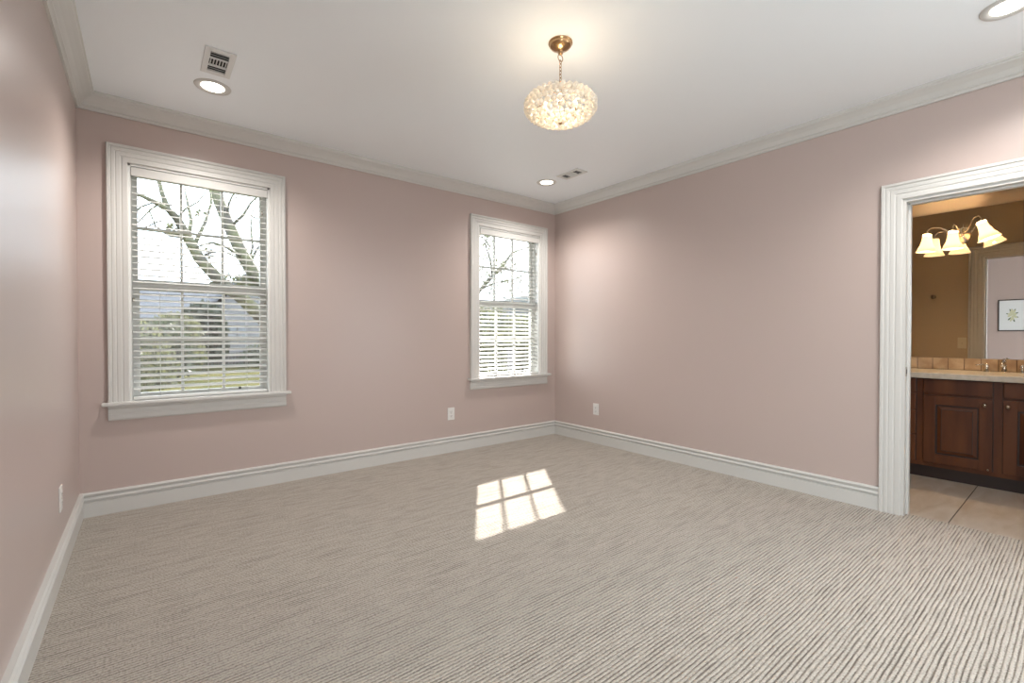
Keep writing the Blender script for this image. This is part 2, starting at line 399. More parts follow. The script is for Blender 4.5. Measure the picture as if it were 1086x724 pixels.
# ------------------------------------------------------------ doorway
door = bpy.data.objects.new('door_1', None); COL.objects.link(door); door.location = (0, 0, 0)
struct(door, 'white cased doorway opening to the bathroom', 'doorway')
cs = [(DY1, 0, 1, 0), (DY1, DZ, 1, 1), (DY0, DZ, -1, 1), (DY0, 0, -1, 0)]
MB().casing(cas, cs, (R, 0, 0), (0,1,0), (0,0,1), (-1,0,0)).build('door_casing', 'trim', door)
MB().casing(cas, cs, (XB, 0, 0), (0,1,0), (0,0,1), (1,0,0)).build('door_casing', 'trim', door)
b = MB()
b.box(R-0.002, XB+0.002, DY1-0.018, DY1+0.001, 0, DZ).box(R-0.002, XB+0.002, DY0-0.001, DY0+0.018, 0, DZ).box(R-0.002, XB+0.002, DY0+0.018, DY1-0.018, DZ-0.018, DZ+0.001)
b.build('door_jamb', 'trim', door)
b = MB(); x0, x1 = R+0.050, R+0.085
b.bevbox(x0, x1, DY1-0.030, DY1-0.0175, 0, DZ-0.018).bevbox(x0, x1, DY0+0.0175, DY0+0.030, 0, DZ-0.018).bevbox(x0, x1, DY0+0.018, DY1-0.018, DZ-0.030, DZ-0.0175)
b.build('door_stop', 'trim', door)
b = MB(); b.bevbox(R+0.010, R+0.042, DY1-0.0205, DY1-0.0175, 0.885, 0.945, 0.001)
sp = b.build('strike_plate', 'pewter', door)
MB().box(R+0.018, R+0.034, DY1-0.0215, DY1-0.0203, 0.90, 0.93).build('latch_hole', 'slot', sp)

# ------------------------------------------------------------ windows (built in place for window 1, second is a copy)
def make_window(i, cx):
    w = bpy.data.objects.new('window_%d' % i, None); COL.objects.link(w); w.location = (cx, D, 0)
    struct(w, ['large white double-hung window at the left by the corner', 'white double-hung window near the right corner'][i-1], 'window')
    a = WHW
    MB().casing(cas, [(-a, 0.715, -1, 0), (-a, WZ1, -1, 1), (a, WZ1, 1, 1), (a, 0.715, 1, 0)], (0,0,0), (1,0,0), (0,0,1), (0,-1,0)).build('window_casing', 'trim', w)
    st = MB(); st.bevbox(-a-0.107-0.03, a+0.107+0.03, -0.058, 0.0, 0.692, 0.715, 0.006).box(-a, a, -0.01, 0.075, 0.692, 0.7145)
    st.build('window_stool', 'trim', w)
    ap = [(0, 0.692), (0.026, 0.692), (0.026, 0.680), (0.017, 0.668), (0.017, 0.640), (0.021, 0.634), (0.021, 0.606), (0.014, 0.596), (0, 0.596)]
    MB().run(ap, (-a-0.107, 0), (a+0.107, 0), (0,-1), 0, 0).build('window_apron', 'trim', w)
    j = MB(); j.box(-a, -a+0.014, -0.003, WT, 0.714, WZ1).box(a-0.014, a, -0.003, WT, 0.714, WZ1).box(-a, a, -0.003, WT, WZ1-0.014, WZ1)
    # inner stop beads between blind and sash
    j.box(-a+0.014, -a+0.026, 0.062, 0.072, 0.714, WZ1-0.014).box(a-0.026, a-0.014, 0.062, 0.072, 0.714, WZ1-0.014)
    j.box(-a, a, 0.074, WT+0.03, 0.668, 0.700)
    j.build('window_jamb', 'sash', w)
    def sash(name, y0, y1, z0, z1, gx, gz0, gz1, zm):
        s = MB(); i_ = a-0.015
        s.bevbox(-i_, -gx, y0, y1, z0, z1, 0.002).bevbox(gx, i_, y0, y1, z0, z1, 0.002)
        s.bevbox(-gx-0.003, gx+0.003, y0, y1, z0, gz0, 0.002).bevbox(-gx-0.003, gx+0.003, y0, y1, gz1, z1, 0.002)
        o = s.build(name, 'sash', w)
        ym = (y0+y1)/2
        for x in (-0.128, 0.122):
            MB().bevbox(x-0.0085, x+0.0085, ym-0.014, ym+0.014, gz0, gz1, 0.003).build('muntin', 'sash', o)
        MB().bevbox(-gx, gx, ym-0.0135, ym+0.0135, zm-0.0085, zm+0.0085, 0.003).build('muntin', 'sash', o)
        MB().box(-gx-0.004, gx+0.004, ym-0.002, ym+0.002, gz0-0.004, gz1+0.004).build('pane', 'glass', o)
        return o
    lo = sash('lower_sash', 0.074, 0.108, 0.702, 1.500, 0.362, 0.757, 1.452, 1.112)
    up = sash('upper_sash', 0.112, 0.144, 1.480, WZ1-0.014, 0.370, 1.530, 2.222, 1.880)
    MB().bevbox(-0.02, 0.02, 0.066, 0.100, 1.498, 1.512, 0.003).build('sash_lock', 'sash', lo)
    MB().bevbox(0.215, 0.231, 0.060, 0.0745, 0.745, 0.760, 0.002).build('sash_lift', 'slot', lo)
    for sx in (-1, 1):
        MB().bevbox(sx*(a-0.024)-0.008, sx*(a-0.024)+0.008, 0.057, 0.0625, 1.372, 1.398, 0.002).build('tilt_latch', 'pewter', w)
    return w
win1 = make_window(1, WC[0])
win2 = make_window(2, WC[1])

# ------------------------------------------------------------ blinds
def make_blind(cx, label):
    t = thing('window_blind', label, 'blind', (cx, D, WZ0+0.015), 0, 'horizontal slat blinds in the windows')
    h = WHW - 0.017; zb = WZ0+0.015
    MB().bevbox(-h, h, -0.001, 0.056, WZ1-0.062-zb, WZ1-0.022-zb, 0.003).build('headrail', 'sash', t)
    MB().bevbox(-h-0.001, h+0.001, -0.010, -0.001, WZ1-0.078-zb, WZ1-0.021-zb, 0.003).build('valance', 'trim', t)
    pitch = 0.0418; z = WZ1-0.098-zb; k = 0
    tilt = math.radians(18)
    m = MB()
    sec = []
    for q in range(7):
        u = -0.0245 + 0.049*q/6
        sec.append((u, 0.0014*(1-(u/0.0245)**2)))
    ring = [(u, zz+0.0017) for u, zz in sec] + [(u, zz-0.0017) for u, zz in reversed(sec)]
    ct, s_ = math.cos(tilt), math.sin(tilt)
    rr = [[(x, 0.029 + u*ct - zz*s_, u*s_ + zz*ct) for u, zz in ring] for x in (-h+0.003, h-0.003)]
    m.rings(rr, smooth=False)
    s0 = m.build('slat', 'slat', t); s0.location = (0, 0, z)
    n = 0
    while z - pitch > 0.045:
        z -= pitch; n += 1
        c = s0.copy(); COL.objects.link(c); c.parent = t
        c.location = (0, 0, z); c.rotation_euler = (random.uniform(-0.012, 0.012), random.uniform(-0.0008, 0.0008), 0)
    MB().bevbox(-h+0.003, h-0.003, 0.006, 0.052, 0.003, 0.022, 0.004).build('bottom_rail', 'sash', t)
    for x in (-0.255, 0.02, 0.262):
        l = MB()
        for yy in (0.0035, 0.0545):
            l.tube([(x, yy, 0.02), (x, yy, WZ1-0.07-zb)], 0.0009, 5)
        l.build('ladder_cord', 'cord', t)
    MB().tube([(h-0.035, -0.004, WZ1-0.08-zb), (h-0.035, -0.004, WZ1-0.2-zb)], 0.0012, 6).build('lift_cord', 'cord', t)
    l = MB(); l.lathe([(0.002, 0.0), (0.005, -0.004), (0.0065, -0.024), (0.0045, -0.03), (0.001, -0.03)], 10, (h-0.035, -0.004, WZ1-0.185-zb))
    l.build('cord_tassel', 'pewter', t)
    return t
make_blind(WC[0], 'white slatted blind in the left window, next to the left corner')
make_blind(WC[1], 'white slatted blind in the narrower-looking window near the right corner')

# ------------------------------------------------------------ outlets, switch
def make_outlet(label, loc, rz, matn='plate'):
    t = thing('wall_outlet', label, 'outlet', loc, rz, 'duplex wall outlets')
    MB().bevbox(-0.038, 0.038, -0.006, 0.0, -0.061, 0.061, 0.003).build('cover_plate', matn, t)
    for s in (-1, 1):
        b = MB(); b.T = Matrix.Translation((0, 0, 0.021*s))
        b.bevbox(-0.016, 0.016, -0.0085, -0.0055, -0.014, 0.014, 0.0015)
        o = b.build('receptacle', matn, t)
        c = MB(); c.T = Matrix.Translation((0, 0, 0.021*s))
        c.box(-0.0075, -0.0055, -0.0089, -0.0083, -0.003, 0.007).box(0.0055, 0.0075, -0.0089, -0.0083, -0.002, 0.007)
        c.tube([(0, -0.0083, -0.008), (0, -0.0089, -0.008)], 0.0026, 8)
        c.build('slots', 'slot', o)
    MB().tube([(0, -0.0058, 0), (0, -0.0072, 0)], 0.003, 8).build('screw', 'nickel', t)
    return t
make_outlet('white wall outlet on the window wall, between the two windows', (2.355, D, 0.376), 0)
make_outlet('white wall outlet on the right-hand wall near the far corner', (R, 3.306, 0.362), -PI/2)
make_outlet('white wall outlet on the left wall, seen almost edge-on', (L, 3.115, 0.352), PI/2)
t = thing('light_switch', 'ivory light switch beside the doorway casing, seen in the bathroom mirror', 'switch', (XB, 0.920, 1.066), PI/2)
MB().bevbox(-0.036, 0.036, -0.006, 0, -0.060, 0.060, 0.003).build('cover_plate', 'ivory', t)
b = MB(); b.T = Matrix.Rotation(math.radians(18), 4, 'X'); b.bevbox(-0.005, 0.005, -0.017, -0.002, -0.010, 0.010, 0.0015); b.build('toggle', 'ivory', t)
t = thing('robe_hook', 'dark round metal robe hook on the taupe wall, seen in the mirror', 'hook', (XB, 1.160, 1.590), PI/2)
b = MB(); b.T = Matrix.Rotation(PI/2, 4, 'X'); b.lathe([(0.0, 0.0), (0.022, 0.0), (0.022, 0.004), (0.014, 0.010), (0.008, 0.012)], 20, cap0=False); b.build('rosette', 'pewter', t)
b = MB(); b.tube([(0, -0.010, 0), (0, -0.04, 0.0), (0, -0.055, 0.012)], 0.006).sphere((0, -0.056, 0.014), 0.010).build('peg', 'pewter', t)

# ------------------------------------------------------------ recessed lights
def make_can(label, x, y):
    t = thing('recessed_light', label, 'ceiling light', (x, y, HC), 0, 'recessed ceiling lights')
    b = MB(); b.lathe([(0.060, 0.0), (0.062, -0.003), (0.075, -0.0075), (0.093, -0.006), (0.097, 0.0)], 40); b.build('trim_ring', 'trim', t)
    b = MB(); b.lathe([(0.0005, -0.0035), (0.030, -0.0035), (0.0605, -0.0025)], 40, cap0=True); b.build('lens', 'canlens', t)
    d = bpy.data.lights.new('lamp', 'SPOT'); d.energy = CAN_W*4; d.spot_size = math.radians(150); d.spot_blend = 1.0; d.shadow_soft_size = 0.055; d.color = (1.0, 0.96, 0.92)
    o = bpy.data.objects.new('lamp', d); COL.objects.link(o); o.parent = t; o.location = (0, 0, -0.065)
    return t
make_can('lit recessed light beside the square vent near the left window', 0.330, 3.345)
make_can('lit recessed light near the far right corner of the ceiling', 3.105, 3.370)
make_can('lit recessed light above the bathroom doorway side, cut by the top edge', 3.118, 0.262)

# ------------------------------------------------------------ ceiling vents (three-bank register)
def make_vent(label, x, y, sx, sy):
    t = thing('ceiling_vent', label, 'vent', (x, y, HC), 0, 'white ceiling air registers')
    hx, hy = sx/2, sy/2; gx, gy = sx*0.30, sy*0.37
    b = MB(); z0, z1 = -0.008, 0.0
    b.bevbox(-hx, -gx, -hy, hy, z0, z1, 0.002).bevbox(gx, hx, -hy, hy, z0, z1, 0.002).bevbox(-gx, gx, -hy, -gy, z0, z1, 0.002).bevbox(-gx, gx, gy, hy, z0, z1, 0.002)
    y1, y2 = -gy*0.38, gy*0.38
    b.box(-gx, gx, y1-0.005, y1+0.005, z0, -0.001).box(-gx, gx, y2-0.005, y2+0.005, z0, -0.001)
    b.build('register_plate', 'vent', t)
    MB().box(-gx, gx, -gy, gy, -0.0012, 0.0).build('duct_opening', 'ventdark', t)
    def slat(cx, cy, lx, ly, ang, ax):
        m = MB(); m.T = Matrix.Translation((cx, cy, -0.005)) @ Matrix.Rotation(ang, 4, ax); m.box(-lx/2, lx/2, -ly/2, ly/2, -0.0005, 0.0005)
        m.build('louvre', 'vent', t)
    n = 3; L_ = gy - 0.38*gy
    for k in range(n):
        slat(0, -gy + L_*(k+0.5)/n, 2*gx, 0.007, math.radians(40), 'X')      # near bank: seen open
        slat(0, gy - L_*(k+0.5)/n, 2*gx, 0.012, math.radians(40), 'X')       # far bank: seen closed
    for k in range(6):
        slat(-gx + 2*gx*(k+0.5)/6, 0, 0.006, (y2-y1)-0.01, math.radians(50), 'Y')
    return t
make_vent('white metal ceiling vent beside the left recessed light', 0.325, 3.028, 0.143, 0.288)
make_vent('white metal ceiling vent near the far right recessed light', 3.125, 3.048, 0.143, 0.270)

# ------------------------------------------------------------ chandelier
CX, CY, CZ = 1.690, 1.730, 2.327
ch = thing('chandelier', 'round crystal bead chandelier with brass canopy and chain, lit', 'chandelier', (CX, CY, HC))
zc = CZ - HC
b = MB(); b.lathe([(0.062, 0.0), (0.0625, -0.006), (0.056, -0.010), (0.058, -0.014), (0.050, -0.024), (0.030, -0.036), (0.014, -0.043), (0.010, -0.050), (0.013, -0.055), (0.007, -0.062), (0.0, -0.062)], 32)
b.build('canopy', 'gold', ch)
b = MB(); b.torus((0, 0, -0.078), 0.017, 0.0022, 'y', 20, 6); b.build('hanging_ring', 'gold', ch)
z = -0.099; k = 0
while z > zc+0.062:
    b = MB(); b.torus((0, 0, z), 0.0065, 0.0016, 'y', 14, 6, 1.7, PI/2*(k % 2)); b.build('chain_link', 'gold', ch); z -= 0.0180; k += 1
b = MB(); b.tube([(0,0,zc+0.06), (0,0,zc-0.075)], 0.006).sphere((0,0,zc-0.08), 0.012).sphere((0,0,zc+0.05), 0.012)
b.build('stem', 'gold', ch)
A_, B_ = 0.179, 0.074
rings_ = [(38, 0.5), (9, 0), (-9, 0.5), (-26, 0), (-42, 0.5), (-57, 0), (-71, 0.5), (-84, 0)]
fr = MB(); pos = []
for lat, off in rings_:
    a = math.radians(lat); r = A_*math.cos(a); z = zc + B_*math.sin(a)*1.03
    if lat > 30: z = zc + 0.034; r = A_*0.90
    n = max(5, int(2*PI*r/0.0315))
    if r > 0.03: fr.torus((0,0,z), r-0.010, 0.0014, 'z', 40, 5)
    for j in range(n):
        th = 2*PI*(j+off)/n; pos.append((r*math.cos(th), r*math.sin(th), z))
for j in range(8):
    th = 2*PI*j/8
    pts = [((A_-0.010)*math.cos(a)*math.cos(th), (A_-0.010)*math.cos(a)*math.sin(th), zc+(B_-0.004)*math.sin(a)) for a in [math.radians(q) for q in range(42, -91, -12)]]
    fr.tube(pts, 0.0014, 5)
for j in range(4):
    th = 2*PI*j/4+0.3; c, s_ = math.cos(th), math.sin(th)
    fr.tube([(0,0,zc+0.05), (0.08*c, 0.08*s_, zc+0.045), (0.150*c, 0.150*s_, zc+0.034)], 0.0022, 6)
fr.build('wire_frame', 'gold', ch)
bm = bmesh.new(); bmesh.ops.create_icosphere(bm, subdivisions=2, radius=0.0140); bm.verts.index_update()
for v in bm.verts: pass
bead_v = [v.co.copy() for v in bm.verts]; bead_f = [[v.index for v in f.verts] for f in bm.faces]; bm.free()
camd = Vector((0 - CX, 0 - CY, CAMH - HC))
pos.sort(key=lambda p: (Vector(p)-camd).length)
bead = None
for p in pos[:100]:
    if bead is None:
        b = MB(); b.add(bead_v, bead_f); bead = b.build('crystal_bead', 'crystal', ch)
        bead.location = p
    else:
        c = bead.copy(); COL.objects.link(c); c.parent = ch; c.location = p; c.rotation_euler = (random.random()*3, random.random()*3, 0)
b = MB()
for p in pos[100:]:
    b.T = Matrix.Translation(p); b.add(bead_v, bead_f)
o = b.build('crystal_beads', 'crystal', ch); o['kind'] = 'stuff'
for j in range(4):
    th = 2*PI*j/4+0.75; x, y = 0.075*math.cos(th), 0.075*math.sin(th)
    b = MB(); b.tube([(0,0,zc-0.06), (x*0.6, y*0.6, zc-0.058), (x, y, zc-0.045), (x, y, zc-0.012)], [0.003, 0.003, 0.003, 0.008], 8); b.build('candle_arm', 'gold', ch)
    b = MB(); b.lathe([(0.0005, -0.014), (0.008, -0.012), (0.013, 0.006), (0.009, 0.026), (0.0005, 0.045)], 14, (x, y, zc)); b.build('bulb', 'bulb', ch)
    d = bpy.data.lights.new('bulb_light', 'POINT'); d.energy = CHAND_W/4; d.shadow_soft_size = 0.02; d.color = (1.0, 0.82, 0.60)
    o = bpy.data.objects.new('bulb_light', d); COL.objects.link(o); o.parent = ch; o.location = (x*0.7, y*0.7, zc-0.005)

# ------------------------------------------------------------ bathroom vanity
VX = 4.90                      # face of doors
vy0, vy1 = -0.45, 1.62
vn = thing('vanity_cabinet', 'dark cherry wood vanity cabinet with raised panel doors below the mirror', 'cabinet', (5.2, 0.2, 0.0))
def loc_(b): b.T = Matrix.Translation((-5.2, -0.2, 0)); return b
b = loc_(MB()); b.box(VX+0.02, XM-0.006, vy0, vy1, 0.10, 0.805); b.build('carcass', 'wood', vn)
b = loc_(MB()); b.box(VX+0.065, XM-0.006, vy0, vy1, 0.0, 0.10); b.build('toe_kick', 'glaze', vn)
def front(name, y0, y1, z0, z1, panel):
    b = loc_(MB()); x = VX
    if not panel:
        b.bevbox(x, x+0.0205, y0, y1, z0, z1, 0.004)
        return b.build(name, 'wood', vn)
    w = 0.072
    b.bevbox(x, x+0.0205, y0, y0+w, z0, z1, 0.003).bevbox(x, x+0.0205, y1-w, y1, z0, z1, 0.003)
    b.bevbox(x, x+0.0205, y0+w-0.001, y1-w+0.001, z0, z0+w, 0.003).bevbox(x, x+0.0205, y0+w-0.001, y1-w+0.001, z1-w, z1, 0.003)
    # raised centre: bevelled field
    a0, a1, c0, c1 = y0+w+0.010, y1-w-0.010, z0+w+0.010, z1-w-0.010; q = 0.026
    b.add([(x+0.016, a0, c0), (x+0.016, a1, c0), (x+0.016, a1, c1), (x+0.016, a0, c1), (x+0.006, a0+q, c0+q), (x+0.006, a1-q, c0+q), (x+0.006, a1-q, c1-q), (x+0.006, a0+q, c1-q)],
          [(0,1,5,4), (1,2,6,5), (2,3,7,6), (3,0,4,7), (4,5,6,7)])
    o = b.build(name, 'wood', vn)
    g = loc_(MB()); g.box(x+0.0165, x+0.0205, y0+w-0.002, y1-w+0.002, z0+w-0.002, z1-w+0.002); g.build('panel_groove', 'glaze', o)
    g = loc_(MB())
    for (ya, yb, za, zb) in ((a0+q, a1-q, c0+q-0.0035, c0+q), (a0+q, a1-q, c1-q, c1-q+0.0035), (a0+q-0.0035, a0+q, c0+q, c1-q), (a1-q, a1-q+0.0035, c0+q, c1-q)):
        g.box(x+0.0052, x+0.009, ya, yb, za, zb)
    g.build('panel_bead', 'glaze', o)
    return o
def knob(parent, y, z, r=0.014):
    b = MB(); b.T = Matrix.Translation((VX-5.2, y-0.2, z)) @ Matrix.Rotation(-PI/2, 4, 'Y')
    b.lathe([(0.006, 0.0), (0.006, 0.010), (r, 0.016), (r, 0.022), (r*0.7, 0.027), (0.0005, 0.029)], 18); return b.build('knob', 'nickel', parent)
d1 = front('door', 0.468, 0.856, 0.136, 0.672, True); knob(d1, 0.508, 0.626)
knob(d1, 0.487, 0.150, 0.008)
d2 = front('door', 0.030, 0.414, 0.136, 0.672, True); knob(d2, 0.389, 0.628)
front('false_drawer_front', 0.468, 0.856, 0.690, 0.798, False)
front('false_drawer_front', 0.030, 0.414, 0.690, 0.798, False)
for z0, z1 in ((0.690, 0.798), (0.548, 0.680), (0.352, 0.540), (0.136, 0.342)):
    dr = front('drawer', 0.903, 1.28, z0, z1, False); knob(dr, 1.09, (z0+z1)/2)
dx = front('door', 1.32, 1.60, 0.136, 0.672, True); knob(dx, 1.36, 0.626)
dx = front('door', -0.40, -0.015, 0.136, 0.672, True); knob(dx, -0.36, 0.626)

# dark strips on the face frame, painted as shade in gaps between fronts
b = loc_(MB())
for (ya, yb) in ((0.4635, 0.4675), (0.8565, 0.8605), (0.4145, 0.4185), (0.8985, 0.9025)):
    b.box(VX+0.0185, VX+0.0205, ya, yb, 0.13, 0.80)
b.build('painted_gap_shade', 'glaze', vn)

ct = tag(MB().bevbox(4.868, XM-0.003, vy0-0.02, vy1+0.02, 0.806, 0.851, 0.008).build('countertop', 'counter'), 'cream stone vanity countertop with rounded front edge', 'countertop')
bs = thing('backsplash', 'row of tumbled tan tiles standing on the vanity countertop', 'backsplash', (XM-0.012, 0.2, 0.851))
MB().box(-0.002, 0.010, vy0-0.2, vy1-0.2, 0.0, 0.0985).build('grout_bed', 'splashgrout', bs)
b = MB(); y = 1.000 - 0.2
k = -21
while k < 7:
    ya = y + 0.1015*k + 0.0022; yb = y + 0.1015*(k+1) - 0.0022
    if ya > vy0-0.2 and yb < vy1-0.2: b.bevbox(-0.010, 0.004, ya, yb, 0.003, 0.098, 0.003)
    k += 1
b.build('tiles', 'splash', bs)
MZ0, MZ1 = 0.952, 2.222
mr = thing('wall_mirror', 'large frameless mirror above the vanity backsplash', 'mirror', (XM, 0.2, MZ0))
MB().box(-0.005, -0.0005 , BY0-0.2+0.02, 1.35, 0, MZ1-MZ0).build('mirror_glass', 'mirror', mr)

# faucet
fc = thing('faucet', 'chrome widespread bathroom faucet with two lever handles on the countertop', 'faucet', (5.385, 0.452, 0.851))
b = MB(); b.lathe([(0.026, 0.0), (0.026, 0.006), (0.018, 0.014), (0.014, 0.04), (0.017, 0.055), (0.012, 0.075), (0.014, 0.088), (0.006, 0.098), (0.008, 0.106), (0.001, 0.112)], 20, cap0=True)
b.tube([(0, 0, 0.05), (-0.03, 0, 0.082), (-0.07, 0, 0.088), (-0.105, 0, 0.07), (-0.115, 0, 0.052)], [0.012, 0.012, 0.011, 0.010, 0.011], 12)
b.build('spout', 'chrome', fc)
for s in (-1, 1):
    b = MB(); b.T = Matrix.Translation((0, 0.098*s, 0))
    b.lathe([(0.024, 0.0), (0.024, 0.005), (0.014, 0.014), (0.011, 0.035), (0.016, 0.048), (0.010, 0.058), (0.0005, 0.066)], 18, cap0=True)
    b.tube([(0, 0, 0.05), (-0.02, 0.018*s, 0.058), (-0.035, 0.045*s, 0.056), (-0.037, 0.062*s, 0.050)], [0.006, 0.006, 0.0055, 0.007], 8)
    b.build('handle', 'chrome', fc)

# vanity light
vl = thing('vanity_light', 'three-shade bathroom wall light with frosted bell shades, lit', 'wall light', (XM-0.006, 0.715, 2.0))
b = MB(); b.T = Matrix.Rotation(-PI/2, 4, 'Y') @ Matrix.Diagonal((1.25, 1, 1, 1))
b.lathe([(0.0005, 0.028), (0.016, 0.026), (0.026, 0.018), (0.046, 0.014), (0.055, 0.006), (0.058, 0.0)], 28); b.build('backplate', 'nickel', vl)
b = MB(); b.tube([(-0.02, 0, 0), (-0.07, 0, 0.0)], 0.009).sphere((-0.075, 0, 0), 0.018)
b.build('hub', 'nickel', vl)
for yy in (0.030, -0.012):
    b = MB(); b.lathe([(0.004, 0.0), (0.009, 0.012), (0.006, 0.022), (0.008, 0.034), (0.004, 0.056), (0.0005, 0.085)], 12, (-0.07, yy, 0.005)); b.build('finial', 'chrome', vl)
specs = ((0.918, 2.030, -2), (0.755, 2.030, 0), (0.590, 2.075, 20))
for yw, zt, tl in specs:
    y = yw - 0.715; z = zt - 2.0; X = -0.155
    sgn = 1 if y > 0.1 else (-1 if y < -0.1 else 0)
    b = MB()
    b.tube([(-0.07, 0, 0.0), (-0.085, y*0.3, 0.03), (-0.11, y*0.62, z+0.045), (-0.14, y*0.88, z+0.05), (X, y, z+0.030), (X, y, z+0.006)], 0.0048, 10)
    arm = b.build('arm', 'nickel', vl)
    T = Matrix.Translation((X, y, z)) @ Matrix.Rotation(math.radians(tl)*-1, 4, 'X')
    b = MB(); b.T = T; b.lathe([(0.0005, 0.012), (0.012, 0.009), (0.016, -0.002), (0.016, -0.014)], 20); b.build('socket_cup', 'pewter', vl)
    b = MB(); b.T = T; b.lathe([(0.029, -0.004), (0.032, -0.02), (0.036, -0.06), (0.044, -0.095), (0.058, -0.122), (0.0605, -0.127), (0.0595, -0.131), (0.073, -0.156), (0.070, -0.156), (0.056, -0.128), (0.041, -0.095), (0.033, -0.06), (0.029, -0.02)], 32)
    sh = b.build('shade', 'shade', vl)
    b = MB(); b.T = T; b.sphere((0, 0, -0.086), 0.018); b.build('bulb', 'bulb', sh)
    d = bpy.data.lights.new('bulb_light', 'POINT'); d.energy = VANITY_W*0.6; d.shadow_soft_size = 0.020; d.color = (1.0, 0.72, 0.42)
    o = bpy.data.objects.new('bulb_light', d); COL.objects.link(o); o.parent = vl
    o.location = T @ Vector((0, 0, -0.126))
    d = bpy.data.lights.new('bulb_light', 'POINT'); d.energy = VANITY_W; d.shadow_soft_size = 0.012; d.color = (1.0, 0.72, 0.42)
    o = bpy.data.objects.new('bulb_light', d); COL.objects.link(o); o.parent = vl; o.location = T @ Vector((0, 0, -0.054))

# ------------------------------------------------------------ framed print on the left wall (seen only in the mirror)
pf = thing('framed_print', 'dark framed botanical print on the pink wall, reflected in the mirror', 'picture', (L, 0.865, 1.227), PI/2)
w, h = 0.166, 0.527
b = MB(); q = 0.016
b.bevbox(-w, w, -0.020, 0, 0, q, 0.003).bevbox(-w, w, -0.020, 0, h-q, h, 0.003).bevbox(-w, -w+q, -0.020, 0, q-0.002, h-q+0.002, 0.003).bevbox(w-q, w, -0.020, 0, q-0.002, h-q+0.002, 0.003)
b.build('frame', 'frame', pf)
MB().box(-w+q-0.002, w-q+0.002, -0.009, -0.001, q-0.002, h-q+0.002).build('mat_board', 'matboard', pf)
b = MB(); g = MB()
for k in range(9):
    a = 2*PI*k/9 + 0.2; cx, cz = 0.0+0.036*math.cos(a), h*0.52+0.075+0.045*math.sin(a)
    cx, cz = (0.020+0.008*(k%3))*math.cos(a)+0.006*math.sin(5*a), h*0.52 + (0.030+0.014*(k%4))*math.sin(a) - 0.01*(k%2)
    pts = []
    for j in range(10):
        t_ = 2*PI*j/10; u = 0.030*math.cos(t_); v = 0.014*math.sin(t_)
        pts.append((cx+u*math.cos(a)-v*math.sin(a), -0.0100-0.0001*k, cz+(u*math.sin(a)+v*math.cos(a))*1.4))
    b.add(pts, [tuple(range(10))])
for k, (a, l) in enumerate(((0.3, 0.085), (1.2, 0.12), (2.0, 0.13), (2.7, 0.09), (3.5, 0.09), (4.4, 0.14), (5.4, 0.10))):
    cx, cz = 0.048*math.cos(a), h*0.50+0.075*math.sin(a)
    pts = []
    for j in range(8):
        t_ = 2*PI*j/8; u = l*0.33*math.cos(t_); v = 0.010*math.sin(t_)
        pts.append((cx+u*math.cos(a)-v*math.sin(a), -0.0096-0.0001*k*0.3, cz+u*math.sin(a)+v*math.cos(a)))
    g.add(pts, [tuple(range(8))])
b.build('flower_print', 'petal', pf); g.build('leaf_print', 'leafprint', pf)

# ------------------------------------------------------------ outside
GZ = -0.45
struct(MB().box(-60, 90, -40, 140, GZ-0.5, GZ).build('ground', 'grass'), 'yellow-green lawn outside the windows', 'lawn')
b = MB(); b.box(-8, L-0.15, D, D+WT, GZ, 3.0).box(R+0.2, 14, D, D+WT, GZ, 3.0); b.box(L-0.15, R+0.2, D+0.02, D+WT, GZ, -0.001)
struct(b.build('wall_exterior', 'stucco'), 'outside wall of the house', 'wall')
struct(MB().box(-8, 14, D+WT+0.005, 5.86, 2.80, 2.92).build('sun_block_eave', 'added_eave'), 'unseen white eave added over the windows to block sun', 'eave')  # added out of view to keep sun off the upper sashes

def foliage(b, c, r, n, size, squash=0.8, shell=0.35):
    for _ in range(n):
        v = Vector((random.gauss(0,1), random.gauss(0,1), random.gauss(0,1))).normalized()*(r*(shell+(1-shell)*random.random()**0.5))
        v.z *= squash; p = Vector(c)+v
        e = Euler((random.random()*6, random.random()*6, random.random()*6)).to_matrix(); s = size*random.uniform(0.6, 1.3)
        q = [p + e @ Vector((x*s, y*s*0.6, 0)) for x, y in ((-1,0), (0,-1), (1,0), (0,1))]
        b.add([tuple(x) for x in q], [(0,1,2,3)])

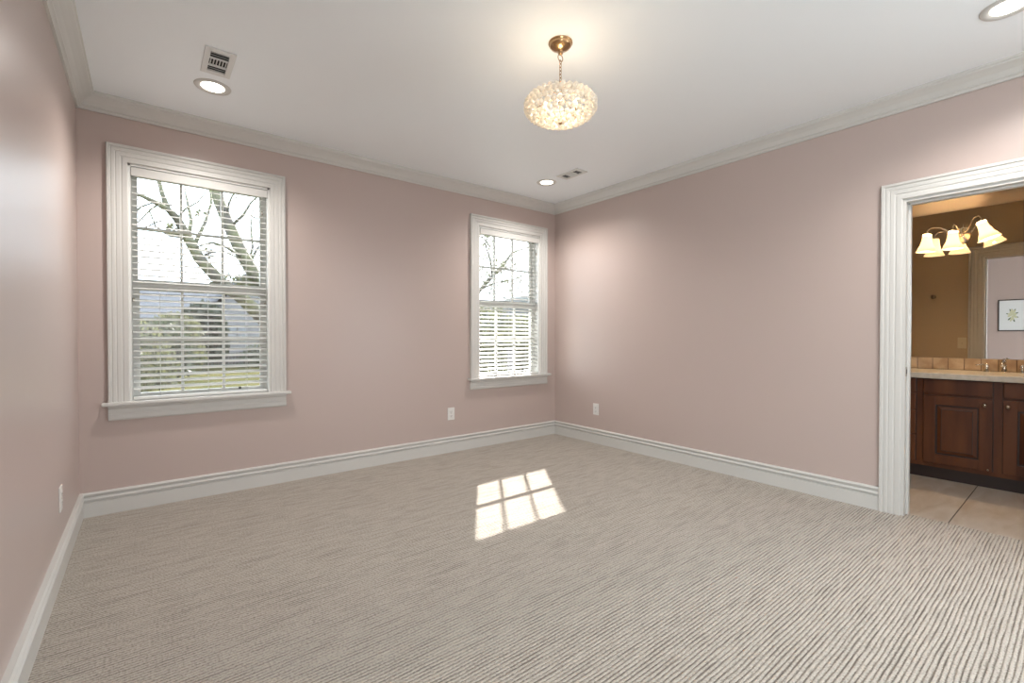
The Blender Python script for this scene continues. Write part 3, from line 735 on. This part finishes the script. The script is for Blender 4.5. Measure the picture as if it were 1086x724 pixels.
# the big mossy tree whose limbs cross the left window
TY = 9.0
def P(px, py, dy=0.0): return at_px(px, py, TY+dy)
trunk0 = P(312, 385); base_pt = Vector((trunk0.x+0.25, TY, GZ))
tr = thing('tree', 'large mossy spreading tree whose bare limbs cross the left window', 'tree', (base_pt.x, base_pt.y, GZ))
def local(pts): return [tuple(Vector(p)-base_pt) for p in pts]
b = MB(); b.tube(local([base_pt-Vector((0,0,0.1)), base_pt+Vector((0,0,0.5)), trunk0+Vector((0.05,0,0.1)), P(300, 352)]), [0.34, 0.27, 0.22, 0.19], 14); b.build('trunk', 'bark', tr)
limbs = [
    ([trunk0, P(296,340), P(278,306), P(257,270), P(241,235), P(229,205), P(219,180,0.4), P(205,130,0.8)], [0.17,0.15,0.135,0.125,0.11,0.105,0.085,0.05]),
    ([trunk0, P(284,343,-0.3), P(257,316,-0.4), P(234,299,-0.5), P(212,275,-0.5), P(199,252,-0.5), P(188,232,-0.6), P(178,222,-0.8), P(160,212,-1.0), P(140,203,-1.1)], [0.16,0.14,0.125,0.11,0.10,0.085,0.07,0.05,0.035,0.02]),
    ([P(178,222,-0.8), P(172,205,-0.7), P(168,190,-0.7), P(162,170,-0.6)], [0.05,0.035,0.03,0.015]),
    ([P(188,232,-0.6), P(170,215,-0.9), P(152,208,-1.0), P(138,206,-1.1)], [0.035,0.028,0.02,0.012]),
    ([P(199,252,-0.5), P(180,250,-0.7), P(165,240,-0.8), P(158,222,-0.9)], [0.03,0.02,0.014,0.01]),
    ([P(199,252,-0.5), P(176,246,0.2), P(150,243,0.3), P(120,241,0.4)], [0.03,0.025,0.02,0.014]),
    ([P(199,252,-0.5), P(203,235,-0.3), P(199,215,-0.2), P(196,200,0)], [0.045,0.032,0.022,0.014]),
    ([P(205,262,-0.5), P(218,235,-0.4), P(224,215,-0.3), P(223,200,-0.3)], [0.04,0.028,0.022,0.014]),
    ([P(256,272), P(240,262,-0.5), P(225,257,-0.6), P(208,262,-0.6)], [0.04,0.028,0.022,0.014]),
    ([P(245,240), P(258,228,-0.2), P(266,215,-0.3), P(280,202,-0.4)], [0.035,0.026,0.02,0.012]),
    ([P(240,232), P(243,215,-0.2), P(250,200,-0.3)], [0.03,0.02,0.012]),
    ([P(262,285), P(268,262,0.3), P(266,240,0.4), P(268,222,0.5)], [0.035,0.026,0.018,0.012]),
    ([P(262,285), P(272,265,0.3), P(284,250,0.4)], [0.035,0.026,0.018]),
    ([P(150,243,0.3), P(165,236,0.2), P(176,232,0.2)], [0.014,0.012,0.008]),
    ([P(138,230,0.3), P(150,219,0.2), P(165,214,0.2), P(182,218,0)], [0.02,0.018,0.014,0.01]),
    ([P(219,180,0.4), P(232,192,0.2), P(244,200,0.1), P(252,212,0)], [0.03,0.02,0.015,0.01]),
    ([P(170,215,-0.9), P(160,222,-0.9), P(150,232,-0.9), P(142,240,-0.9)], [0.018,0.014,0.01,0.008]),
    ([P(212,275,-0.5), P(222,268,-0.5), P(236,266,-0.6), P(250,272,-0.6), P(262,282,-0.6)], [0.03,0.022,0.018,0.015,0.01]),
    ([P(232,192,0.2), P(240,186,0.2), P(252,182,0.2)], [0.015,0.012,0.008]),
    ([P(188,232,-0.6), P(196,222,-0.7), P(210,214,-0.8), P(218,204,-0.9)], [0.022,0.016,0.012,0.008]),
    ([P(266,228,-0.1), P(272,232,-0.2), P(282,230,-0.3)], [0.018,0.014,0.01]),
    # limb to the right carrying the unseen crown added to shade the left window
    ([P(300,352), Vector((3.0, 9.1, 2.6)), Vector((3.6, 9.1, 3.6)), Vector((4.1, 9.0, 4.9)), Vector((4.2, 9.0, 5.8))], [0.16,0.13,0.11,0.08,0.03]),
    ([Vector((3.0, 9.1, 2.6)), Vector((4.3, 9.2, 2.5)), P(500,318), P(518,297), P(533,282), P(543,268), P(560,262,0.3)], [0.09,0.075,0.065,0.06,0.05,0.035,0.02]),
    ([P(510,306), P(525,300,0.3), P(545,296,0.4), P(560,290,0.5)], [0.035,0.028,0.02,0.012]),
    ([P(522,292), P(520,275,-0.2), P(514,258,-0.3), P(520,246,-0.4)], [0.035,0.028,0.02,0.014]),
    ([P(522,288), P(540,284,0.2), P(552,275,0.3), P(560,272,0.4)], [0.03,0.022,0.015,0.01]),
    ([P(520,262,-0.2), P(512,252,-0.3), P(504,248,-0.4)], [0.02,0.016,0.012]),
]
for pts, rad in limbs:
    MB().tube(local(pts), [q*0.82 for q in rad], 10).build('limb', 'bark', tr)
fol = MB()
def fo(c, r, n, s=0.035): foliage(fol, Vector(c)-base_pt, r, n, s)
fo((4.1, 9.0, 4.95), 0.95, 2600, 0.075); fo((4.0, 9.0, 5.5), 0.8, 1200, 0.075)  # dense crown added out of view to keep sun off the left window
for c, r, n in ((P(262,300), 0.20, 130), (P(246,300,-0.2), 0.22, 150), (P(218,270,-0.4), 0.12, 50), (P(186,243,-0.5), 0.14, 60), (P(233,300,-0.4), 0.15, 60), (P(214,228), 0.10, 20),
                (P(513,246), 0.45, 150), (P(522,282), 0.35, 150), (P(540,290), 0.45, 110), (P(516,262), 0.35, 80), (P(530,305), 0.45, 120), (P(552,300), 0.4, 80), (P(508,300), 0.4, 90)):
    fo(c, r, n)
fol.build('foliage', 'leafA', tr)

# shrubs and neighbouring planting
def shrub(label, px, Y, h, r, matn, n, size, squash=1.0, group='shrubs beyond the lawn'):
    x = at_px(px, 380, Y).x
    t = thing('shrub', label, 'shrub', (x, Y, GZ), 0, group)
    b = MB(); b.tube([(0,0,-0.05), (0.05,0,h*0.4), (0,0,h*0.75)], [0.08, 0.06, 0.03], 8); b.build('stem', 'bark', t)
    b = MB(); foliage(b, (0,0,h-r*squash), r, n, size, squash, 0.5)
    foliage(b, (0.2,0,max(r*0.5, h*0.35)), r*0.9, n//2, size, 0.8, 0.5)
    b.build('foliage', matn, t)
shrub('dark rounded evergreen left of the white house', 216, 25.5, 3.2, 0.95, 'leafB', 2000, 0.15, 1.5)
shrub('loose yellow-green shrub at the left edge of the left window view', 146, 15, 2.0, 0.8, 'leafA', 700, 0.07)
shrub('mid green shrub behind the lawn, left pane of the left window', 166, 19, 2.2, 1.0, 'leafC', 1000, 0.10)
shrub('pale yellow-green shrub left of the dark evergreen', 187, 21, 2.5, 0.85, 'leafA', 900, 0.10)
shrub('low green shrub in front of the white house', 272, 27, 1.2, 0.8, 'leafC', 700, 0.08)
shrub('bright green bush at the right of the right window view', 555, 14.5, 2.5, 1.1, 'leafA', 1300, 0.09)
shrub('green bush in the middle of the right window view', 531, 18.5, 2.2, 1.1, 'leafC', 1200, 0.09)
shrub('tall pale bush at the left of the right window view', 508, 13.5, 2.9, 1.2, 'leafA', 1100, 0.09)
shrub('dark bush far behind the driveway in the right window', 526, 27, 2.8, 1.8, 'leafB', 1300, 0.15)

# hills
hb = MB()
n = 60; rs = []
for k in range(n):
    a = math.radians(-25 + 110*k/(n-1)); 
    x, y = 105*math.sin(a), 105*math.cos(a)
    hgt = 11.0 + 2.0*math.sin(k*0.35) + 0.8*math.sin(k*1.3+1)
    rs.append([(x, y, GZ-1), (x*1.01, y*1.01, hgt*0.7), (x*1.06, y*1.06, hgt), (x*1.25, y*1.25, hgt*0.9), (x*1.3, y*1.3, GZ-1)])
hb.rings(rs, True, True, True)
struct(hb.build('hills', 'hill'), 'hazy blue-grey hillside on the horizon', 'hill')

# neighbouring white house
HX0 = at_px(237, 360, 31).x; HX1 = at_px(300, 360, 31).x
hs = thing('neighbour_house', 'white gabled house with a double window across the lawn', 'house', (HX0, 31, GZ))
hw = HX1-HX0; eh = 4.3
b = MB(); vs = [(0,0,0), (hw,0,0), (hw,0,eh-0.9), (hw*0.35,0,eh+0.8), (0,0,eh-0.6)]
vs2 = [(x, 7, z) for x, y, z in vs]
b.add(vs+vs2, [(0,1,2,3,4), (9,8,7,6,5), (0,5,6,1), (1,6,7,2), (2,7,8,3), (3,8,9,4), (4,9,5,0)]); b.build('wall', 'siding', hs)
b = MB()
for (xa, za, xb_, zb_) in ((hw*0.35, eh+0.8, hw+0.4, eh-1.05), (hw*0.35, eh+0.8, -0.35, eh-0.75)):
    b.add([(xa,-0.3,za), (xb_,-0.3,zb_), (xb_,7.2,zb_), (xa,7.2,za), (xa,-0.3,za+0.14), (xb_,-0.3,zb_+0.14), (xb_,7.2,zb_+0.14), (xa,7.2,za+0.14)],
          [(0,1,2,3), (4,7,6,5), (0,4,5,1), (1,5,6,2), (2,6,7,3), (3,7,4,0)])
b.build('roof', 'roof', hs)
for px0, px1 in ((242, 250.5), (252.5, 261.5)):
    xa = at_px(px0, 350, 31).x-HX0; xb_ = at_px(px1, 350, 31).x-HX0
    z1 = at_px(246, 345, 31).z-GZ; z0 = at_px(246, 363, 31).z-GZ
    b = MB(); b.bevbox(xa-0.08, xb_+0.08, -0.06, 0.0, z0-0.08, z1+0.08, 0.01); f = b.build('window', 'siding', hs)
    b = MB(); zm = (z0+z1)/2; b.box(xa, xb_, -0.075, -0.055, z0, zm-0.04).box(xa, xb_, -0.075, -0.055, zm+0.04, z1); b.build('pane', 'hglass', f)
# low building with slate roof further left
x0, x1 = at_px(120, 350, 42).x, at_px(232, 350, 42).x
hs2 = thing('neighbour_house', 'long low house with a slate-blue roof far behind the shrubs', 'house', (x0, 42, GZ))
MB().box(0, x1-x0, 0, 8, 0, 3.0).build('wall', 'siding', hs2)
b = MB(); w_ = x1-x0
b.add([(-0.5,-0.6,2.9), (w_+0.5,-0.6,2.9), (w_+0.5,8.6,2.9), (-0.5,8.6,2.9), (-0.5,4,5.6), (w_+0.5,4,5.6)], [(0,1,5,4), (2,3,4,5), (0,4,3), (1,2,5), (0,3,2,1)])
b.build('roof', 'roof', hs2)
# fence along the lawn
fx0, fx1 = at_px(150, 380, 29).x, at_px(300, 380, 29).x
fn = thing('garden_fence', 'low weathered grey fence at the far edge of the lawn', 'fence', (fx0, 29, GZ))
b = MB(); k = 0; x = 0
while x < fx1-fx0:
    b.box(x, x+0.13, 0, 0.03, 0.05, 0.72 + 0.02*math.sin(k)); x += 0.16; k += 1
b.build('pickets', 'fence', fn)
b = MB(); b.box(0, fx1-fx0, 0.03, 0.08, 0.2, 0.28).box(0, fx1-fx0, 0.03, 0.08, 0.52, 0.60); b.build('rails', 'fence', fn)
# driveway and parked car beyond the right window
dx0, dx1 = at_px(490, 400, 8).x-2, at_px(600, 400, 8).x+12
struct(MB().box(5.6, 26, 5.9, 14.5, GZ-0.05, GZ+0.02).build('ground_driveway', 'drive'), 'grey driveway seen through the right window', 'driveway')

cp = at_px(537, 372, 15)
pt = thing('porch_post', 'white square post standing beyond the driveway, right window view', 'post', (at_px(541, 380, 8.2).x, 8.2, GZ+0.02))
MB().bevbox(-0.05, 0.05, -0.05, 0.05, 0, 1.25, 0.006).build('shaft', 'siding', pt)
MB().bevbox(-0.075, 0.075, -0.075, 0.075, 1.25, 1.32, 0.012).build('cap', 'siding', pt)
